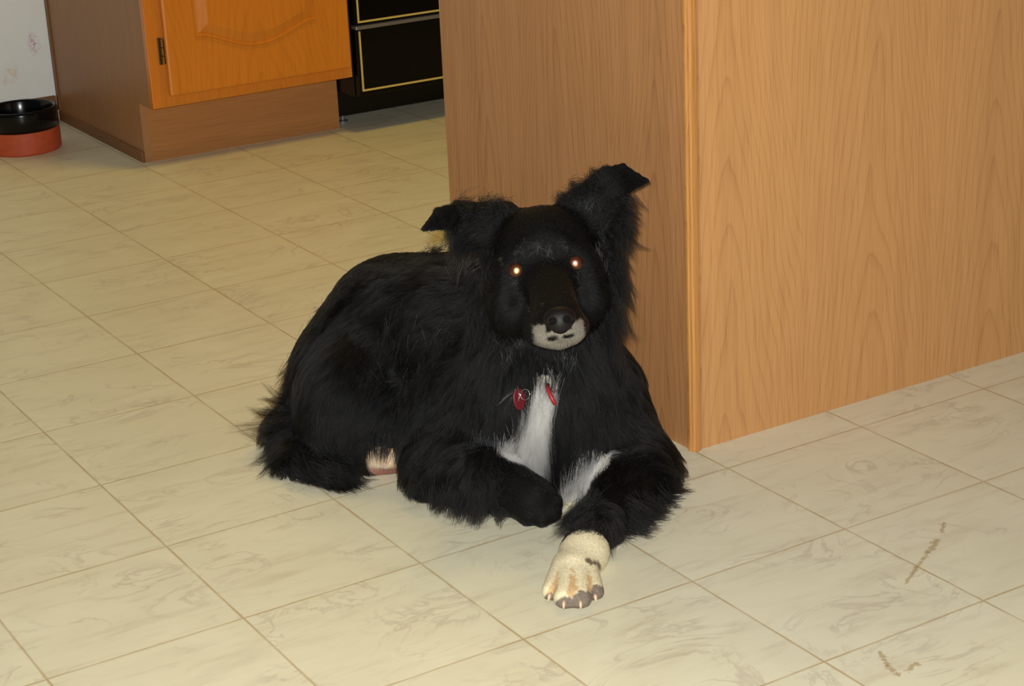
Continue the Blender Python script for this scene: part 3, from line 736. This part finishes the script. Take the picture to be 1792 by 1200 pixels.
hair_obj('sheen_grey_fur', np.concatenate([
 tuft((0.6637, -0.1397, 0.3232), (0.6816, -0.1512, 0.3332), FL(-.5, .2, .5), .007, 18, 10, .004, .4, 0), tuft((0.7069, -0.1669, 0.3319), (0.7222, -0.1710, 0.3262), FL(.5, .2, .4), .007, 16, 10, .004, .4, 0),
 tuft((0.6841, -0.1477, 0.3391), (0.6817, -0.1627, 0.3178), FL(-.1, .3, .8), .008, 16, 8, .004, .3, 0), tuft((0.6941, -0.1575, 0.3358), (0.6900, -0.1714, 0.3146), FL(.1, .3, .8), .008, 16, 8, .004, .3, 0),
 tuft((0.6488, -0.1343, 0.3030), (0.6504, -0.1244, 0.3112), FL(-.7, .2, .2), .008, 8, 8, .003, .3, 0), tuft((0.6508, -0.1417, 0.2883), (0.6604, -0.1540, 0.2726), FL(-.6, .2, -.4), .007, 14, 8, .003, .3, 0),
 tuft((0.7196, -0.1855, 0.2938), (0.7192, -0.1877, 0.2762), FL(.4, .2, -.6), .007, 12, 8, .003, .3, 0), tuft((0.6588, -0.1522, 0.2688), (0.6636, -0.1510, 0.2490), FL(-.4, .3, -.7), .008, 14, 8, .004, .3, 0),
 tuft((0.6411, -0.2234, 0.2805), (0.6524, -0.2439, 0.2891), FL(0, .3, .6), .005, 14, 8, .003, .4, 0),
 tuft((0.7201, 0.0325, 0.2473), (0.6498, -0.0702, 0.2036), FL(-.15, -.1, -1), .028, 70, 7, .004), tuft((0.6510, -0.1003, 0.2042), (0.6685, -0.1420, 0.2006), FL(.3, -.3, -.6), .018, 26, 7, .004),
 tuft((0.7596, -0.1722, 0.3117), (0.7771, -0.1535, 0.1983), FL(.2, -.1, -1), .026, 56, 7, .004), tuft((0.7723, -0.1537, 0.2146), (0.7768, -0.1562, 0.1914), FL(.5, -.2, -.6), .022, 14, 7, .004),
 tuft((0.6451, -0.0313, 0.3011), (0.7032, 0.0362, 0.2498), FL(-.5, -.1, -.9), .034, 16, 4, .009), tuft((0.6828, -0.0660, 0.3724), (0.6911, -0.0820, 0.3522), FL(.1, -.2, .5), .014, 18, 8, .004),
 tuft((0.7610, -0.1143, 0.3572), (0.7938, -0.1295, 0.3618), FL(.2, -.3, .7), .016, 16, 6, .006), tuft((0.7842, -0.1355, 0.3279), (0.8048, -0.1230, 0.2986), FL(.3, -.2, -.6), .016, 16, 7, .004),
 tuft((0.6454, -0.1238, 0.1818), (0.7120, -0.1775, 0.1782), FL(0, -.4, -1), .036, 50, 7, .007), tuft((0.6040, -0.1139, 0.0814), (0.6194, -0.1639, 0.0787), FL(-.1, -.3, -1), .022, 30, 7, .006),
 tuft((0.5790, 0.0438, 0.1323), (0.6063, 0.0108, 0.1752), FL(-.4, -.1, -.9), .030, 26, 4, .022)]), SHEEN_GREY, .00018, 'lighter hairs painting sheen on brow, cheeks and flank, with grey hair at the throat')
def dense(markf, n, box, dlen=1.0, tries=6):
    """extra strands where a pale marking has to cover the dark coat"""
    out = None
    for _ in range(tries):
        q = grow(NH)
        s_ = (markf(q[0]) + rng.normal(0, .0012, len(q[0]))) < 0
        q = [x[s_] for x in q]; out = q if out is None else [np.concatenate([a, b]) for a, b in zip(out, q)]
        if len(out[0]) > n: break
    out[3] = out[3]*dlen
    return [x[:n] for x in out]
hair_obj('chest_fur', np.concatenate([strands(*dense(mark_chest, 4200, None), clump=.7), tuft((0.6754, -0.1740, 0.1579), (0.6421, -0.1563, 0.0702), FL(-.15, -.25, -1), .045, 90, 22, .007), tuft((0.6411, -0.1565, 0.0860), (0.6091, -0.1741, 0.0811), FL(-.4, -.2, -.8), .025, 20, 18), tuft((0.6835, -0.1692, 0.1749), (0.6862, -0.1774, 0.1654), FL(.4, -.3, -.8), .03, 5, 10, .002), tuft((0.6441, -0.1503, 0.1521), (0.6456, -0.1541, 0.1453), FL(-.9, -.2, -.6), .035, 4, 8, .002)]), WHITE, .00022, 'white blaze of long fur down the chest')
hair_obj('leg_fur', np.concatenate([strands(*dense(mark_leg, 1800, None), clump=.7), tuft((0.6961, -0.1926, 0.0310), (0.7262, -0.2104, 0.0494), FL(-.35, -.35, -1), .044, 60, 20, .006, .2)]), WHITE, .00022, 'white tuft inside the foreleg')
mq = dense(mark_muzzle, 5000, None)
hair_obj('muzzle_fur', strands(*mq, clump=.1), WHITE, .00016, 'white fur around the mouth', np.array(lin(206, 204, 198))*rng.uniform(.12, .95, (len(mq[0]), 1)))
pq = dense(mark_paw, 8000, None)
CREAMT = hair_mat('cream_hair_stained', lin(236, 220, 178), .45, .6)
ta_ = CREAMT.node_tree.nodes.new('ShaderNodeAttribute'); ta_.attribute_name = 'tint'
CREAMT.node_tree.links.new(ta_.outputs['Color'], next(x for x in CREAMT.node_tree.nodes if x.type == 'BSDF_HAIR_PRINCIPLED').inputs['Color'])
hair_obj('paw_fur', strands(*pq, clump=.1), CREAMT, .00017, 'cream fur on the outstretched paw', paw_tint(pq[0]))
hair_obj('hind_paw_fur', strands(*dense(mark_hind, 700, None), clump=.1), CREAM, .00016, 'cream fur on the hind paw')

# ------------------------------------------------------------------ nose, eyes, claws
nl = []
def nadd(kind, *a):
    global PR
    keep_ = PR; PR = []; kind(*a); r = PR[0]; PR = keep_; return r
nose_p = [nadd(ell, H(.65, -6.55, 7.9), (.0195, .0150, .0125), HA, .006), nadd(ell, H(.65, -7.35, 7.9), (.0120, .0110, .0105), HA, .006)]
nose_c = []
for s in (-1, 1):
    nose_c.append(nadd(cone, H(.65+.85*s, -6.75, 9.4), H(.65+1.0*s, -6.65, 8.2), .0040, .0030, .002))
    nose_c.append(nadd(cone, H(.65+.95*s, -6.9, 9.2), H(.65+1.75*s, -7.05, 8.4), .0018, .0012, .002))
nose_c.append(nadd(cone, H(.65, -7.0, 9.5), H(.65, -8.6, 9.1), .0011, .0011, .002))
nlo = np.min([bounds(p, .004)[0] for p in nose_p], 0); nhi = np.max([bounds(p, .004)[1] for p in nose_p], 0)
na, ng_ = field(nose_p, nlo, nhi, .0007, cuts=tuple(nose_c))
nV, nF = nets(na, ng_); nV = relax(nV, nF, 1)
tn = NT('nose_leather'); tn.base(lin(20, 15, 15)); tn.b.inputs['Roughness'].default_value = .5; tn.b.inputs['Specular IOR Level'].default_value = .22
vo = tn.n('TexVoronoi'); vo.inputs['Scale'].default_value = 900; tn.l(tn.obj(), vo.inputs['Vector']); tn.bump(vo.outputs['Distance'], .25, .0004)
link('nose', nV, nF, tn.m, dog, dog, smooth=True)['label'] = 'black leathery nose'

def sphere(c, r, seg=24, rings=16):
    v = []; f = []
    for i in range(rings+1):
        th = math.pi*i/rings
        for k in range(seg):
            ph = 2*math.pi*k/seg; v.append(np.array(c) + r*np.array([math.sin(th)*math.cos(ph), math.sin(th)*math.sin(ph), math.cos(th)]))
    for i in range(rings):
        for k in range(seg): f.append((i*seg+k, (i+1)*seg+k, (i+1)*seg+(k+1) % seg, i*seg+(k+1) % seg))
    return v, f
def disc(c, n, r, dome, seg=28, rings=6):
    n = Vector(n).normalized(); a = n.orthogonal().normalized(); b = n.cross(a); c = Vector(c); v = [c + n*dome]; f = []
    for j in range(1, rings+1):
        q = j/rings
        for k in range(seg):
            t = 2*math.pi*k/seg; v.append(c + (a*math.cos(t) + b*math.sin(t))*(r*q) + n*(dome*(1-q*q)))
    f += [(0, 1+k, 1+(k+1) % seg) for k in range(seg)]
    for j in range(rings-1):
        for k in range(seg): f.append((1+j*seg+k, 1+(j+1)*seg+k, 1+(j+1)*seg+(k+1) % seg, 1+j*seg+(k+1) % seg))
    return v, f
eye_m = plain('dark_iris', lin(44, 22, 12), .18, 0, .6)
iris_m = plain('amber_iris', lin(78, 34, 12), .35, 0, .5)
LENS = np.array(CAM)
for s, colr, lab in ((-1, (1.0, .80, .36), 'eye shining yellow in the flash'), (1, (1.0, .50, .36), 'eye shining pinkish red in the flash')):
    # find the skin along the gaze
    p0 = H(3.6*s, 0, 4.0); tdir = -HZv; zz = np.linspace(0, .08, 400)
    dd = sdf(p0 + zz[:, None]*tdir); hit = zz[np.argmax(dd < 0)]
    surf = p0 + tdir*hit
    gaze = LENS - surf; gaze /= np.linalg.norm(gaze)
    R_ = .0115; c = surf - HZv*(R_ - .0042)
    v, f = sphere(c, R_); ey = link('eye', v, f, eye_m, dog, dog, smooth=True); ey['label'] = lab
    v, f = disc(c + gaze*(R_-.0023), gaze, .0070, .0026); link('iris', v, f, iris_m, ey, dog, smooth=True)
    tp = plain('tapetum_glow', colr, .32, 1.0)
    v, f = disc(c + gaze*(R_+.0002), gaze, .0039, .0008); link('pupil', v, f, tp, ey, dog, smooth=True)
claw_m = plain('claw_horn', lin(206, 180, 150), .35)
for a, b, r in TOES:
    a = np.array(a); b = np.array(b); d = (b-a)/np.linalg.norm(b-a)
    d[2] = 0; d /= np.linalg.norm(d)
    q = [b + d*(r*.75) + np.array([0, 0, .002]), b + d*(r*1.05) + np.array([0, 0, .0005]), b + d*(r*1.3) + np.array([0, 0, -.004])]
    MB().tube(q, [.0024, .002, .0008], 10).build('claw', claw_m, dog, dog, smooth=True)

# ------------------------------------------------------------------ collar and tags
red = plain('red_webbing', lin(150, 34, 44), .5)
tag_red = plain('red_anodised', lin(104, 22, 34), .35, .3)
cc = np.array((0.7352, -0.0850, 0.1925)); fx = np.array(RIGHT); fy = np.array(-BACK)*.86 + np.array(UP)*-.5; fy /= np.linalg.norm(fy)
fz = np.cross(fx, fy); ringp = []
for k in range(48):
    a = 2*math.pi*k/48; d = fx*math.cos(a) + fy*math.sin(a); rr = np.linspace(.03, .2, 300)
    dd = sdf(cc + rr[:, None]*d); ringp.append((cc, d, rr[np.argmax(dd > .001)] if (dd > .001).any() else .11))
rad = np.minimum(np.array([r for *_, r in ringp]), .084); 
for _ in range(6): rad = (np.roll(rad, 1) + rad + np.roll(rad, -1))/3
cv = []; cf = []
for k in range(48):
    d = ringp[k][1]
    for o_, t_ in ((-.008, 0), (.008, 0), (.008, .0022), (-.008, .0022)): cv.append(cc + d*(rad[k]+t_) + fz*o_)
for k in range(48):
    k2 = (k+1) % 48
    for j in range(4): cf.append((k*4+j, k*4+(j+1) % 4, k2*4+(j+1) % 4, k2*4+j))
collar = link('collar', cv, cf, red, dog, dog, smooth=False); collar['label'] = 'red collar half hidden in the ruff'
def tag_at(c, nrm, up, rx, ry, t, mat, name):
    c = Vector(c); n = Vector(nrm).normalized(); u = (Vector(up) - n*Vector(up).dot(n)).normalized(); s = u.cross(n)
    K = 28; v = []; f = []
    for o_ in (0, t):
        for k in range(K):
            a = 2*math.pi*k/K; v.append(c + s*(rx*math.cos(a)) + u*(ry*math.sin(a)*(1 if math.sin(a) > 0 else 1.15)) + n*o_)
    f = [tuple(range(K))[::-1], tuple(range(K, 2*K))] + [(k, (k+1) % K, (k+1) % K+K, k+K) for k in range(K)]
    return link(name, v, f, mat, collar, dog, bevel=.0005)
chrome = plain('chrome_ring', lin(205, 205, 205), .2, 1.0)
def ring_at(c, nrm, r, th):
    n = Vector(nrm).normalized(); a = n.orthogonal().normalized(); b = n.cross(a); c = Vector(c)
    return MB().tube([c + (a*math.cos(t) + b*math.sin(t))*r for t in [2*math.pi*k/24 for k in range(24)]], th, 8, closed=True)
tg = tag_at((0.6286, -0.1860, 0.1542), -FW + RX*.5, (0.1, 0, 1), .0078, .0125, .0016, tag_red, 'identity_tag'); tg['label'] = 'dark red oval identity tag'
ring_at((0.6347, -0.1911, 0.1595), (FW - RX*.6), .0065, .0007).build('split_ring', chrome, collar, dog, smooth=True)
ring_at((0.6269, -0.1852, 0.1596), (FW*.3 + RX), .0095, .0007).build('split_ring', chrome, collar, dog, smooth=True)
st = MB().tube([(0.6668, -0.1918, 0.1654), (0.6618, -0.2019, 0.1607), (0.6619, -0.2088, 0.1531), (0.6643, -0.2123, 0.1454)], [.0020, .0028, .0028, .0022], 8)
st.build('strap_end', red, collar, dog, smooth=True)
ring_at((0.6669, -0.2059, 0.1674), (FW*.5 + RX*.8), .0075, .0006).build('split_ring', chrome, collar, dog, smooth=True)
